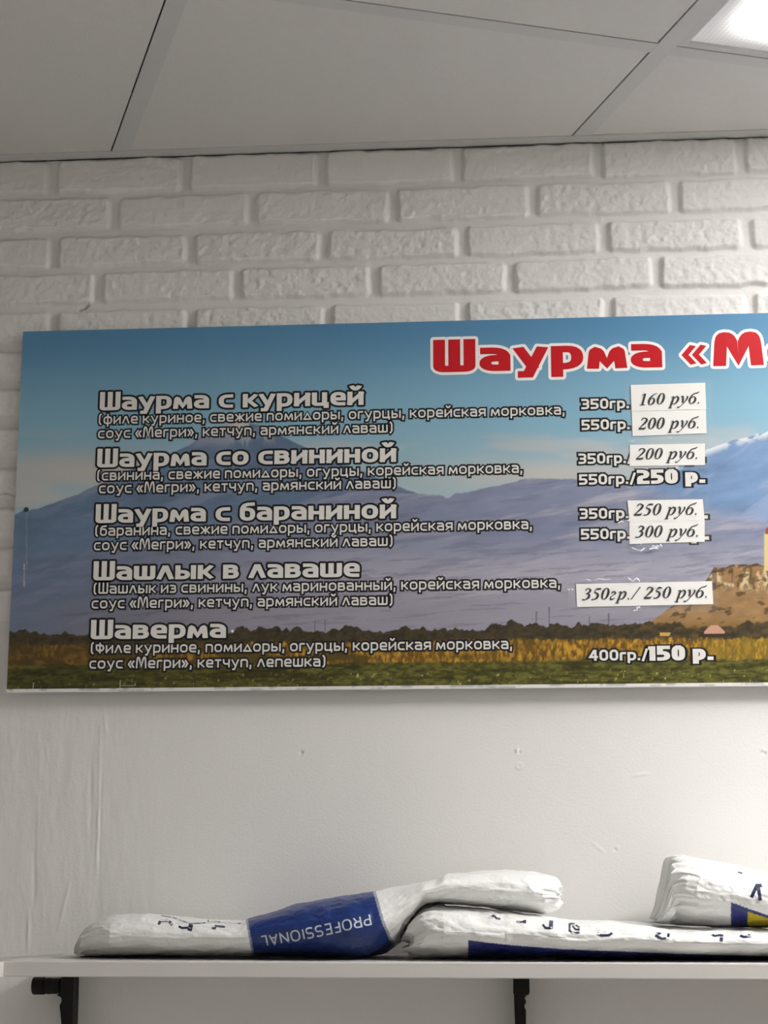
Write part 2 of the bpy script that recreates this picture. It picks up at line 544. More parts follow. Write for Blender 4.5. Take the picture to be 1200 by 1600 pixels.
# ------------------------------------------------------------------ lettering: a square round-cornered stroke alphabet
# points a,b[,r] in a box inset by half the stroke; r rounds the corner; ';' separates strokes; '|' gives width and height
GL = {}
for row in """
Ш 1.3 1.38 0,1 0,0,.12 1,0,.12 1,1;.5,1 .5,0
М 1.42 1.42 0,0 .06,1,.42 .26,1,.3 .5,.05 .74,1,.3 .94,1,.42 1,0
Ф 1.15 1.3 0,.8,.4 1,.8,.4 1,.2,.4 0,.2,.4 0,.8;.5,1 .5,0
а .95 1 .04,1 1,1,.3 1,0;1,0 0,0,.25 0,.56,.25 1,.56
б .95 1.32 .95,1 .3,1,.5 0,.75,.3 0,0,.3 1,0,.3 1,.66,.3 .02,.66
в .95 1 0,0 0,1 .92,1,.22 .92,.54,.2 .05,.54;.5,.54 1,.54,.22 1,0,.22 0,0
г .72 1 0,0 0,1,.12 1,1
д 1.1 1 0,0 .5,1 1,0 0,0
е .95 1 0,.48 1,.48 1,1,.32 0,1,.32 0,0,.32 .96,0
ж 1.3 1 .5,0 .5,1;0,1 .4,.5 0,0;1,1 .6,.5 1,0;.35,.5 .65,.5
з .85 1 0,1 .95,1,.25 .95,.53,.2 .25,.53;.5,.53 1,.53,.2 1,0,.25 0,0
и 1 1 0,1 0,0;1,1 1,0;0,.02 1,.98
й 1 1 0,1 0,0;1,1 1,0;0,.02 1,.98;.22,1.62 .36,1.42,.15 .64,1.42,.15 .78,1.62
к .92 1 0,0 0,1;.12,.5 .4,.5 .98,1;.4,.5 1,0
л 1.0 1 0,0 .42,1 .58,1 1,0
м 1.2 1 0,0 .08,1,.22 .5,.05 .92,1,.22 1,0
н .98 1 0,0 0,1;1,0 1,1;0,.5 1,.5
о 1.02 1 .5,1 0,1,.36 0,0,.36 1,0,.36 1,1,.36 .5,1
п .98 1 0,0 0,1,.1 1,1,.25 1,0
р .98 1 0,-.42 0,1 1,1,.34 1,0,.34 0,0
с .9 1 1,1 0,1,.34 0,0,.34 1,0
т .85 1 0,1 1,1;.5,1 .5,0
у 1 1 0,1 .54,.06;1,1 .38,-.42 .16,-.42
ф 1.2 1 .5,1.4 .5,-.42;.5,1 0,1,.36 0,0,.36 1,0,.36 1,1,.36 .5,1
ц 1.05 1 0,1 0,0,.12 1,0;.86,1 .86,0;1,.02 1,-.22
ч .92 1 0,1 0,.42,.3 1,.42;1,1 1,0
ш 1.3 1 0,1 0,0,.12 1,0,.12 1,1;.5,1 .5,0
ы 1.25 1 0,1 0,0 .62,0,.25 .62,.55,.25 .04,.55;1,1 1,0
я .95 1 1,0 1,1 0,1,.3 0,.42,.3 1,.42;.5,.42 0,0
0 1 1.3 .5,1 0,1,.36 0,0,.36 1,0,.36 1,1,.36 .5,1
1 .55 1.3 .1,.96 .95,.96 .95,0
2 .98 1.3 0,1 1,1,.3 1,.5,.25 0,.5,.25 0,0 1,0
3 .95 1.3 0,1 1,1,.3 1,.5,.25 .25,.5;.5,.5 1,.5,.25 1,0,.3 0,0
4 1.02 1.3 .78,0 .78,1 .6,1 0,.3 1,.3
5 .98 1.3 1,1 0,1 0,.52 1,.52,.3 1,0,.3 0,0
. .3 1 0,.02 0,.03
, .34 1 .3,.1 .3,-.05 0,-.3
( .5 1.3 .8,1.08 .2,.95,.2 .2,.02,.2 .8,-.1
) .5 1.3 .2,1.08 .8,.95,.2 .8,.02,.2 .2,-.1
/ .75 1.3 .05,-.12 .95,1.1
« .86 1 .4,.95 0,.5 .4,.05;1,.95 .6,.5 1,.05
» .86 1 0,.95 .4,.5 0,.05;.6,.95 1,.5 .6,.05
P .9 1.3 0,0 0,1 1,1,.35 1,.45,.35 0,.45
R .95 1.3 0,0 0,1 1,1,.35 1,.45,.35 0,.45;.55,.45 1,0
O 1.15 1.3 .5,1 0,1,.5 0,0,.5 1,0,.5 1,1,.5 .5,1
F .8 1.3 0,0 0,1 1,1;0,.52 .9,.52
E .85 1.3 1,1 0,1 0,0 1,0;0,.52 .9,.52
S .9 1.3 1,.92 .85,1,.2 0,1,.35 0,.53,.3 1,.53,.3 1,0,.35 .1,0,.2 0,.1
I .25 1.3 0,0 0,1
N 1.05 1.3 0,0 0,1 1,0 1,1
A 1.05 1.3 0,0 .5,1 1,0;.2,.32 .8,.32
L .75 1.3 0,1 0,0 1,0
""".strip().split('\n'):
    ch, w, h, rest = row.split(' ', 3)
    GL[ch] = (float(w), float(h), [[tuple(map(float, p.split(','))) for p in s.split()] for s in rest.split(';')])


def round_path(pts, seg=6):
    out = [np.array(pts[0][:2])]
    n = len(pts)
    for k in range(1, n - 1):
        p = np.array(pts[k][:2])
        r = pts[k][2] if len(pts[k]) > 2 else 0
        a, b = np.array(pts[k - 1][:2]) - p, np.array(pts[k + 1][:2]) - p
        la, lb = np.linalg.norm(a), np.linalg.norm(b)
        if r <= 0 or la < 1e-6 or lb < 1e-6:
            out.append(p)
            continue
        r1, r2 = min(r, la * .5 if k > 1 else la), min(r, lb * .5 if k < n - 2 else lb)
        s, e = p + a / la * r1, p + b / lb * r2
        for t in np.linspace(0, 1, seg + 1):
            out.append((1 - t) ** 2 * s + 2 * t * (1 - t) * p + t * t * e)
    out.append(np.array(pts[-1][:2]))
    res = [out[0]]
    for p in out[1:]:
        if np.linalg.norm(p - res[-1]) > 1e-4:
            res.append(p)
    return np.array(res)


def ribbon(path, hw, cap=None, yclip=None):
    """quads of a stroke of half width hw (a number, or one per point) along a 2-D path, with square caps"""
    p = np.array(path, float)
    if len(p) == 1:
        p = np.array([p[0], p[0] + [0, 1e-3]])
    hws = np.broadcast_to(np.asarray(hw, float), (len(p),)).copy()
    cap = hws[0] if cap is None else cap
    t0 = (p[1] - p[0]) / np.linalg.norm(p[1] - p[0])
    t1 = (p[-1] - p[-2]) / np.linalg.norm(p[-1] - p[-2])
    p[0] -= t0 * cap
    p[-1] += t1 * cap
    seg = np.diff(p, axis=0)
    seg /= np.maximum(np.linalg.norm(seg, axis=1), 1e-9)[:, None]
    nn = np.stack([-seg[:, 1], seg[:, 0]], 1)
    vs, qs = [], []
    closed = False
    for i in range(len(p)):
        a, b = nn[max(i - 1, 0)], nn[min(i, len(nn) - 1)]
        m = a + b
        l = np.linalg.norm(m)
        m = a if l < 1e-3 else m / l
        k = min(1 / max(m @ a, 0.35), 1.9)
        vs.append(p[i] + m * hws[i] * k)
        vs.append(p[i] - m * hws[i] * k)
    vs = np.array(vs)
    if yclip is not None:
        vs[:, 1] = np.clip(vs[:, 1], *yclip)
    for i in range(len(p) - 1):
        qs.append((2 * i, 2 * i + 1, 2 * i + 3, 2 * i + 2))
    return vs, np.array(qs)


def union2d(Vs, Qs):
    """merges overlapping coplanar quads into one sheet of triangles"""
    V = np.concatenate(Vs)
    Q = np.concatenate(Qs)
    c = V.mean(0)
    sc = np.abs(V - c).max()
    W = (V - c) / sc
    edges = sorted({tuple(sorted((int(q[i]), int(q[(i + 1) % 4])))) for q in Q for i in range(4)})
    vo, _, fo, _, _, _ = delaunay_2d_cdt([Vector(v) for v in W], edges, [], 0, 1e-7)
    Vo = np.array([tuple(v) for v in vo])
    fo = np.array([f for f in fo if len(f) == 3])
    cen = Vo[fo].mean(1)
    order = np.argsort(cen[:, 0])
    cx = cen[order, 0]
    keep = np.zeros(len(fo), bool)
    for q in Q:
        for t in (q[[0, 1, 2]], q[[0, 2, 3]]):
            A, B, Cc = W[t]
            lo, hi = np.searchsorted(cx, min(A[0], B[0], Cc[0])), np.searchsorted(cx, max(A[0], B[0], Cc[0]))
            ids = order[lo:hi]
            if not len(ids):
                continue
            P = cen[ids]
            cr = lambda a, b: (b[0] - a[0]) * (P[:, 1] - a[1]) - (b[1] - a[1]) * (P[:, 0] - a[0])
            d1, d2, d3 = cr(A, B), cr(B, Cc), cr(Cc, A)
            keep[ids[((d1 >= 0) & (d2 >= 0) & (d3 >= 0)) | ((d1 <= 0) & (d2 <= 0) & (d3 <= 0))]] = True
    keep = fo[keep]
    vo = Vo
    return np.array([tuple(v) for v in vo]) * sc + c, np.array(keep)


def text_paths(s, hw, gap, space, asp=1.0):
    """list of (path, yclip) and the total width; x-height 1; asp > 1 makes stems thicker than bars once stretched"""
    gap, space = gap / asp, space / asp
    x, out = 0.0, []
    for ch in s:
        if ch == ' ':
            x += space
            continue
        W, Hh, strokes = GL[ch]
        W = max(W / asp, 2 * hw)
        for st in strokes:
            pts = [(x + hw + p[0] * (W - 2 * hw), hw + p[1] * (Hh - 2 * hw), *p[2:]) for p in st]
            lo, hi = min(p[1] for p in pts) - hw, max(p[1] for p in pts) + hw
            diag = ch in 'кмлдуижйяМNA/('
            out.append((round_path(pts), (lo, hi) if diag else (-9, 9), .5 if ch in '«»' and asp > 1 else 1.0))
        x += W + gap
    return out, x - gap


def text_mesh(name, s, x0, y0, x1, xh, hw, gap, space, m, plane_y, halo=0.0, parent=None, asp=1.0, soft=False):
    """one line of lettering on the plane y = plane_y; pixel start, baseline and end; xh, halo in metres"""
    a = at_y(x0, y0, plane_y)
    slope = -2.57e-5 * (1465 - y0)
    b = at_y(x1, y0 + slope * (x1 - x0), plane_y)
    paths, W = text_paths(s, hw, gap, space, asp)
    sx = (b[0] - a[0]) / W
    Vs, Qs, n = [], [], 0
    for p, yc, kw in paths:
        hp = hw * kw
        # the stroke is drawn in a frame where both axes share a scale, then stretched
        vs, qs = ribbon(p, hp, yclip=yc)
        vs = vs * [sx, xh]
        if halo and not soft:
            h2 = halo / sx, halo / xh
            vs, qs = ribbon(p, hp + (h2[0] + h2[1]) / 2, yclip=(yc[0] - h2[1], yc[1] + h2[1]))
            vs = vs * [sx, xh]
        elif halo:                                       # round-cornered rim: the stroke widened by a disc
            ext, disc = [vs], [qs]
            m_ = len(vs)
            edges = sorted({tuple(sorted((int(q[i]), int(q[(i + 1) % 4])))) for q in qs for i in range(4)})
            for a_, b_ in edges:
                d_ = vs[b_] - vs[a_]
                l_ = np.linalg.norm(d_)
                if l_ < 1e-7:
                    continue
                nrm = np.array([-d_[1], d_[0]]) / l_ * halo
                ext.append(np.array([vs[a_] + nrm, vs[a_] - nrm, vs[b_] - nrm, vs[b_] + nrm]))
                disc.append(np.array([[0, 1, 2, 3]]) + m_); m_ += 4
            for v in vs:
                an = np.arange(8) * math.pi / 4 + .3
                ext.append(v + halo * np.stack([np.cos(an), np.sin(an)], 1))
                disc.append(np.array([[0, 1, 2, 3], [0, 3, 4, 7], [4, 5, 6, 7]]) + m_); m_ += 8
            vs, qs = np.concatenate(ext), np.concatenate(disc)
        Vs.append(vs); Qs.append(qs + n); n += len(vs)
    Vs, Qs = union2d(Vs, Qs)
    P = np.stack([a[0] + Vs[:, 0], np.full(len(Vs), plane_y), a[2] + Vs[:, 1]], 1)
    return link(name, mesh_np(name, P, Qs), m, parent), P


# ------------------------------------------------------------------ menu board
BY = -0.010                                              # front face of the board
TL, BL_, TR = at_y(38, 518, BY), at_y(8.5, 1078, BY), at_y(1200, 489, BY)
bx0 = (at_y(38, 518, BY)[0] + at_y(8.5, 1076, BY)[0]) / 2
bz1 = (TL[2] + TR[2]) / 2
bz0 = float(at_y(8.5, 1076.5, BY)[2] + at_y(1200, 1066, BY)[2]) / 2
bz00 = bz0 - 0.0045                                      # unprinted lower margin
bx1 = bx0 + 2.02
gx = np.concatenate([np.arange(bx0, vx1, 0.00105), np.arange(vx1, bx1 - 0.002, 0.004), [bx1]])
gz = np.concatenate([[bz00, bz0 - 0.0004], np.linspace(bz0, bz1, 450)])
X, Z = np.meshgrid(gx, gz)
px, py = pix(np.stack([X, 0 * X + BY, Z], -1))
# straighten the photo rows so that features run level on the board
vv = (bz1 - Z) / (bz1 - bz0)
yy = 503.5 + vv * (1071 - 503.5)                         # row measured at mid picture
lv = lambda x, y: y                                      # features below are given in (px, yy)


def art():
    N = fbm
    C = np.zeros(X.shape + (3,))
    t = np.clip((yy - 500) / 290, 0, 1)
    C[:] = lin(88, 140, 178)
    C = mix(C, lin(134, 178, 200), sstep(0, .55, t))
    C = mix(C, lin(168, 190, 196), sstep(.5, 1, t))
    cl = sstep(.45, .7, N(px / 160, yy / 34, 51, 4)) * sstep(640, 740, yy)
    C = mix(C, lin(196, 192, 188), .75 * cl)
    C = mix(C, lin(196, 190, 184), .8 * np.exp(-((px - 95) / 150) ** 2 - ((yy - 728) / 26) ** 2))
    C = mix(C, lin(200, 194, 188), .8 * np.exp(-((px - 850) / 170) ** 2 - ((yy - 750) / 20) ** 2))
    jag = 5 * (N(px / 13, yy * 0, 52, 4) - .5)

    def ridge_line(pts):
        a = np.array(pts, float)
        return np.interp(px, a[:, 0], a[:, 1]) + jag

    def tint(base, lo, sc=(40, 12), seed=60, amt=.6):
        n = N(px / sc[0] + yy / 60, yy / sc[1], seed, 5, .6)
        return base[None, None] * (1 - amt / 2 + amt * n[..., None])
    # far blue mountain on the right
    r = ridge_line([(880, 800), (960, 775), (1040, 752), (1090, 722), (1130, 708), (1160, 702), (1200, 690), (1300, 655), (1420, 620), (1560, 690), (1800, 740), (2600, 780)])
    bl = tint(lin(118, 146, 182), 0, (60, 22), 61, .55)
    bl = mix(bl, lin(150, 165, 196), sstep(.5, .7, N(px / 40 + yy / 30, yy / 50, 62, 4)) * .7)
    bl = mix(bl, lin(222, 224, 228), sstep(14, 0, yy - r) * sstep(.4, .55, N(px / 16, yy / 8, 63, 4)))
    C = mix(C, bl, sstep(-.8, .8, yy - r))
    # snow-capped peak
    r = ridge_line([(-100, 830), (20, 800), (60, 790), (120, 770), (170, 748), (230, 722), (285, 700), (330, 672), (352, 662), (375, 657), (395, 662), (420, 668), (455, 692), (520, 722), (600, 757), (680, 790), (760, 830)])
    pk = tint(lin(104, 124, 150), 0, (36, 16), 64, .5)
    dd = yy - r
    streak = N((px - 375) / (10 + .12 * np.maximum(yy - 650, 0)), yy / 60, 65, 4)
    pk = mix(pk, lin(206, 200, 192), sstep(.50, .60, streak) * sstep(60, 20, yy - 650 + np.abs(px - 375) * .15) * .9)
    pk = mix(pk, lin(140, 150, 176), sstep(.5, .72, N(px / 50 + yy / 22, yy / 34, 66, 4)) * .5)
    C = mix(C, pk, sstep(-.8, .8, dd))
    # middle hills, lavender, running into the plain
    r = ridge_line([(-100, 860), (200, 850), (420, 800), (560, 772), (640, 778), (700, 785), (760, 772), (830, 756), (900, 760), (960, 750), (1040, 770), (1120, 800), (1200, 818), (2600, 830)])
    r2 = r - 9 * (N(px / 12, yy * 0 + 3, 70, 4) - .35) * np.exp(-((px - 695) / 45) ** 2)
    hl = tint(lin(132, 138, 162), 0, (46, 20), 67, .35)
    hl = mix(hl, lin(172, 168, 180), sstep(840, 905, yy + 30 * (N(px / 90, yy / 60, 68, 3) - .5)) * (.25 + .5 * sstep(150, 600, px)))
    hl = mix(hl, lin(190, 184, 192), .55 * sstep(.46, .72, N(px / 90 + yy / 22, yy / 28, 69, 5, .6)) * sstep(400, 760, px))
    hl = mix(hl, lin(100, 106, 130), .4 * sstep(.5, .72, N(px / 60 + yy / 16, yy / 14, 71, 5, .6)))
    hl = mix(hl, lin(150, 146, 158), sstep(915, 955, yy) * .8)
    hl = mix(hl, lin(112, 110, 124), .45 * sstep(.6, .7, N(px / 60 + yy / 8, yy / 6, 72, 5, .6)) * sstep(830, 880, yy))
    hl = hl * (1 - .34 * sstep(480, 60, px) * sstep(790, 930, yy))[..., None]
    C = mix(C, hl, sstep(-1, 1 + 8 * sstep(520, 200, px) + 34 * sstep(930, 1010, px), yy - r2) * sstep(40, 520, px + yy * .8 - 560))
    # pylons
    for x0, y0 in ((951, 965), (921, 970), (858, 955), (838, 962), (492, 970), (508, 971)):
        C = mix(C, lin(86, 84, 90), .8 * sstep(1.3, .5, np.abs(px - x0)) * (yy > y0) * (yy < 990))
    # tan hill with ruined wall
    slit = sstep(.56, .62, N(px / 5, yy / 14, 98, 2))
    r = ridge_line([(960, 1000), (1005, 985), (1035, 968), (1070, 945), (1105, 915), (1115, 898), (1150, 897), (1200, 893), (1300, 880), (1450, 900), (1700, 960), (1850, 1000)]) + jag
    th = tint(lin(152, 120, 82), 0, (26, 10), 73, .8)
    th = mix(th, lin(214, 188, 148), sstep(.5, .62, N(px / 12, yy / 16, 74, 4)) * (sstep(945, 925, yy + (1200 - px) * .05)) * .9)
    th = mix(th, lin(96, 78, 56), .8 * slit * sstep(940, 928, yy + (1200 - px) * .05) * sstep(896, 902, yy))
    th = mix(th, lin(70, 56, 36), .75 * sstep(.58, .66, N(px / 14 + yy / 20, yy / 7, 75, 4)))
    th = mix(th, lin(60, 52, 40), .9 * sstep(5, 0, yy - r) * sstep(.42, .55, N(px / 7, yy / 9, 76, 3)))
    th = mix(th, lin(120, 92, 44), sstep(965, 995, yy) * .6)
    C = mix(C, th, sstep(-.8, .8, yy - r))
    C = mix(C, lin(216, 192, 140), sstep(1193, 1195, px) * (px < 1226) * sstep(846, 849, yy) * (yy < 905))   # a stone tower
    C = mix(C, lin(150, 80, 60), (px > 1190) * (yy > 832 + np.abs(px - 1209) * .7) * (yy < 849) * (np.abs(px - 1209) < 20) * 1.0 * (px > 1196))
    # line of trees
    r = 988 - 10 * sstep(.35, .75, N(px / 22, yy * 0, 77, 3)) - 5 * N(px / 5, yy * 0, 78, 2) + 4
    r = np.where(np.abs(px - 805) < 14, r - 8 * np.sqrt(np.clip(1 - ((px - 805) / 14) ** 2, 0, 1)), r)
    r = np.where(np.abs(px - 875) < 18, r - 7 * np.sqrt(np.clip(1 - ((px - 875) / 18) ** 2, 0, 1)), r)
    tr = tint(lin(66, 58, 42), 0, (7, 5), 79, 1.5)
    tr = mix(tr, lin(112, 88, 48), .5 * sstep(.5, .7, N(px / 12, yy / 6, 95, 4)) * sstep(900, 1000, px))
    tr = mix(tr, lin(104, 92, 62), .6 * sstep(1000, 1012, yy) * N(px / 20, yy / 4, 80, 3))
    C = mix(C, tr, sstep(-.7, .7, yy - r))
    # house
    hx = np.abs(px - 1116)
    C = mix(C, lin(58, 48, 38), ((hx < 24) & (yy > 997) & (yy < 1004)) * .9)
    C = mix(C, lin(196, 152, 130), ((yy > 986 + np.maximum(hx - 6, 0) * .9) & (yy < 998) & (hx < 16)) * 1.)
    C = mix(C, lin(196, 164, 86), ((np.abs(px - 1039) < 8) & (yy > 996) & (yy < 1001)) * 1.)
    # golden crop
    r = 1005 + 9 * (N(px / 30, yy * 0, 81, 3) - .5) + 9 * (N(px / 3, yy / 5, 96, 2) - .5)
    g = N(px / 3.4, yy / 9, 82, 3, .7)
    gd = mix(np.zeros_like(C) + lin(104, 78, 34), lin(200, 152, 56), sstep(.35, .72, g) * (.45 + .55 * sstep(.35, .6, N(px / 16, yy / 9, 97, 4))))
    gd = mix(gd, lin(84, 72, 34), .85 * sstep(.48, .62, N(px / 60, yy / 16, 83, 3)) * sstep(920, 700, px))
    gd = mix(gd, lin(150, 128, 46), .4 * sstep(1080, 1130, px))
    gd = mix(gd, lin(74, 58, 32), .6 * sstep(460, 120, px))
    gd = mix(gd, lin(150, 112, 52), .45 * sstep(.5, .7, N(px / 18, yy / 8, 99, 4)) * sstep(300, 100, px))
    C = mix(C, gd, sstep(-2, 2, yy - r))
    # grass
    r = 1036 + 7 * (N(px / 70, yy * 0, 84, 3) - .5) + 4 * (N(px / 4, yy / 4, 85, 2) - .5)
    gr = mix(np.zeros_like(C) + lin(68, 66, 30), lin(108, 106, 50), sstep(.3, .7, N(px / 10, yy / 4, 86, 4, .65)))
    gr = mix(gr, lin(48, 44, 22), .7 * sstep(.52, .66, N(px / 50, yy / 5, 87, 4)))
    gr = mix(gr, lin(190, 186, 110), sstep(.78, .88, N(px / 3, yy / 4, 88, 2)) * sstep(1046, 1056, yy) * .9)
    C = mix(C, gr, sstep(-2, 2, yy - r))
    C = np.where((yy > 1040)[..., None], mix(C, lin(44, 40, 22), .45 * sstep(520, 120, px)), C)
    # bare lower margin with grime
    mg = mix(np.zeros_like(C) + lin(226, 224, 220), lin(150, 150, 154), sstep(.55, .7, N(px / 26, yy / 2, 89, 4)) * .8)
    C = np.where((Z < bz0 - 0.0001)[..., None], mg, C)
    # scratches at the lower edge and on the left
    for a, b, y0, y1, k in ((51, 53, 1066, 1076, .6), (186.8, 188, 1063, 1075, .6), (189, 210, 1070.3, 1071.3, .35), (211, 212.2, 1067, 1071, .55), (37, 38.6, 880, 918, .45), (41, 42.4, 800, 890, .16)):
        C = mix(C, lin(228, 224, 214), k * ((px > a) & (px < b) & (py > y0) & (py < y1)) * 1.)
    return C


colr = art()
# printed dark rim around the headline
tp, tW = text_paths('Шаурма «Мегри»', .20, .08, .45)
board = empty('menu_board', (float((bx0 + bx1) / 2), BY + .006, float(bz00)))
tag(board, 'long menu board printed with a mountain landscape and white dish names on the brick wall', 'menu board')
nr, nc = X.shape
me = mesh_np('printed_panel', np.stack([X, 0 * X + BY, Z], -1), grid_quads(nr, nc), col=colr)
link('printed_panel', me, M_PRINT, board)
mb = MB(); mb.box(bx0, bx1, BY + .0002, BY + .0055, bz00, bz1)
mb.build('backing_sheet', M_WHITE, board)
mm = .00083                                              # metres in one photo pixel at the board
L1, L2 = BY - .0002, BY - .0004


def line(name, s, x0, y0, x1, xh, hw, gap, space, halo, fill=M_TXT, ink=M_INK, asp=1.0):
    o, _ = text_mesh(name, s, x0, y0, x1, xh * mm, hw, gap, space, fill, L2, 0, board, asp)
    text_mesh('outline', s, x0, y0, x1, xh * mm, hw, gap, space, ink, L1, halo * mm, o, asp, halo > 3)
    return o


for s, x0, y0, x1 in (('Шаурма', 677, 582, 1035), ('«Мегри»', 1061, 573.5, 1478)):
    line('headline', s, x0, y0, x1, 40, .138, .12, .55, 4.8, M_RED, M_WHITE, 1.32)['label'] = 'red headline lettering with a white rim'
for s, x0, y0, x1 in (('Шаурма с курицей', 155.5, 641.5, 568), ('Шаурма со свининой', 151.5, 730.5, 619), ('Шаурма с бараниной', 149, 817.5, 619),
                      ('Шашлык в лаваше', 145.5, 907, 562), ('Шаверма', 141.5, 999, 353)):
    line('dish_name', s, x0, y0, x1, 22.8, .122, .10, .5, 3.3, asp=1.3)
SOUS = 'соус «Мегри», кетчуп, армянский лаваш)'
for s, x0, y0, x1 in (('(филе куриное, свежие помидоры, огурцы, корейская морковка,', 153.5, 663, 883),
                      (SOUS, 153, 685, 614),
                      ('(свинина, свежие помидоры, огурцы, корейская морковка,', 151, 751, 817),
                      (SOUS, 154.5, 771, 619),
                      ('(баранина, свежие помидоры, огурцы, корейская морковка,', 148, 837.5, 832),
                      (SOUS, 146.5, 860, 614),
                      ('(Шашлык из свинины, лук маринованный, корейская морковка,', 145.5, 928, 876),
                      (SOUS, 143, 951, 614),
                      ('(Филе куриное, помидоры, огурцы, корейская морковка,', 141, 1021, 801),
                      ('соус «Мегри», кетчуп, лепешка)', 139.5, 1045, 509)):
    line('ingredient_line', s, x0, y0, x1, 13.2, .105, .2, .48, 2.7)
for s, x0, y0, x1 in (('350гр.', 908.5, 639.5, 983), ('550гр.', 909, 672, 984), ('350гр./', 904, 725, 990), ('550гр./', 905, 757.5, 994),
                      ('350гр.', 906, 811, 982), ('550гр.', 908, 843, 984), ('400гр./', 920.5, 1032.5, 1013)):
    line('weight_text', s, x0, y0, x1, 13.2, .13, .16, .4, 2.8, asp=1.1)
for s, x0, y0, x1 in (('250 р.', 995.5, 756.5, 1102), ('150 р.', 1013, 1032.5, 1115), ('р.', 1073, 722, 1101), ('р.', 1078, 811, 1106), ('р.', 1080, 844, 1108)):
    line('price_text', s, x0, y0, x1, 18.0, .15, .12, .45, 2.9, asp=1.5)
for x0, y0 in ((41, 796), (363, 986)):
    c = at_y(x0, y0, BY - .001)
    mb = MB()
    seg = 20
    vs = [(c[0] + .0032 * math.cos(a), BY - .0001, c[2] + .0032 * math.sin(a)) for a in np.linspace(0, 2 * math.pi, seg, endpoint=False)]
    if y0 < 900:
        mb.extrude(vs, (0, -.0012, 0))
        mb.build('screw_head', M_STEEL, board)
    else:
        mb.extrude([(c[0] + (v[0] - c[0]) * .5, v[1], c[2] + (v[2] - c[2]) * .5) for v in vs], (0, -.001, 0))
        mb.build('screw_head', M_WHITE, board)

# ------------------------------------------------------------------ taped paper price labels in a bold slanted serif hand
def catmull(pts, n=9):
    p = np.array(pts, float)
    if len(p) < 3:
        return np.stack([p[0] + (p[-1] - p[0]) * t for t in np.linspace(0, 1, 5)])
    q = np.concatenate([[2 * p[0] - p[1]], p, [2 * p[-1] - p[-2]]])
    out = []
    for i in range(1, len(q) - 2):
        for t in np.linspace(0, 1, n, endpoint=False):
            out.append(.5 * ((2 * q[i]) + (-q[i - 1] + q[i + 1]) * t + (2 * q[i - 1] - 5 * q[i] + 4 * q[i + 1] - q[i + 2]) * t * t
                             + (-q[i - 1] + 3 * q[i] - 3 * q[i + 1] + q[i + 2]) * t ** 3))
    out.append(p[-1])
    return np.array(out)


oval = lambda cx, cy, rx, ry, w0, w1, n=13: [(cx + rx * math.cos(a), cy + ry * math.sin(a), w0 + w1 * abs(math.cos(a)) ** 1.5) for a in np.linspace(math.pi / 2, 2.5 * math.pi, n)]
SERIF = {
    '0': (.5, [oval(.25, .5, .18, .46, .045, .11)]),
    '1': (.5, [[(.27, .03, .13), (.27, .97, .13)], [(.09, .85, .04), (.27, .95, .07)], [(.1, .02, .04), (.44, .02, .04)]]),
    '2': (.5, [[(.06, .76, .05), (.12, .92, .08), (.24, .96, .07), (.4, .84, .13), (.38, .64, .14), (.22, .36, .09), (.03, .07, .05)], [(.03, .07, .13), (.42, .07, .13)], [(.42, .07, .1), (.47, .2, .04)]]),
    '3': (.5, [[(.06, .8, .05), (.14, .94, .07), (.26, .95, .07), (.38, .82, .13), (.33, .64, .11), (.16, .53, .05)], [(.2, .55, .05), (.38, .44, .12), (.38, .22, .14), (.24, .05, .07), (.08, .04, .09), (.04, .08, .1)]]),
    '5': (.5, [[(.2, .9, .12), (.46, .92, .12)], [(.17, .93, .04), (.1, .62, .04)], [(.1, .62, .06), (.28, .55, .11), (.38, .38, .15), (.34, .15, .13), (.2, .04, .07), (.06, .04, .1)]]),
    '6': (.5, [[(.46, .97, .03), (.28, .86, .07), (.12, .6, .12), (.08, .32, .14), (.14, .08, .08), (.24, .03, .05), (.38, .14, .12), (.41, .36, .13), (.34, .54, .08), (.22, .55, .05), (.1, .42, .05)]]),
    'р': (.56, [[(.1, -.3, .12), (.17, .62, .13)], [(.02, .6, .04), (.16, .66, .06)], [(-.02, -.31, .04), (.22, -.31, .04)], [(.18, .44, .04), (.32, .64, .08), (.46, .56, .13), (.48, .32, .14), (.38, .07, .09), (.26, .02, .05), (.16, .12, .05)]]),
    'у': (.48, [[(.02, .6, .05), (.1, .66, .08), (.16, .5, .13), (.2, .12, .11)], [(.42, .66, .1), (.43, .45, .1), (.28, .08, .06), (.12, -.2, .05), (.0, -.28, .09), (-.06, -.24, .09)]]),
    'б': (.52, [[(.56, 1.0, .05), (.44, .9, .08), (.26, .84, .07), (.12, .62, .1), (.07, .3, .14), (.14, .07, .08), (.24, .02, .05), (.4, .12, .12), (.44, .36, .14), (.36, .55, .08), (.24, .58, .05), (.1, .42, .05)]]),
    'г': (.42, [[(.06, .5, .06), (.12, .63, .09), (.26, .62, .1), (.32, .5, .09), (.18, .34, .05), (.08, .18, .08), (.12, .04, .12), (.26, .03, .07), (.34, .14, .04)]]),
    '.': (.25, [[(.08, .05, .13), (.14, .05, .13)]]),
    '/': (.34, [[(-.02, -.02, .06), (.34, 1.0, .06)]]),
}


def bilinear(c, u, v):
    tl, tr, br, bl = c
    return ((1 - u) * (1 - v))[:, None] * tl + (u * (1 - v))[:, None] * tr + (u * v)[:, None] * br + ((1 - u) * v)[:, None] * bl


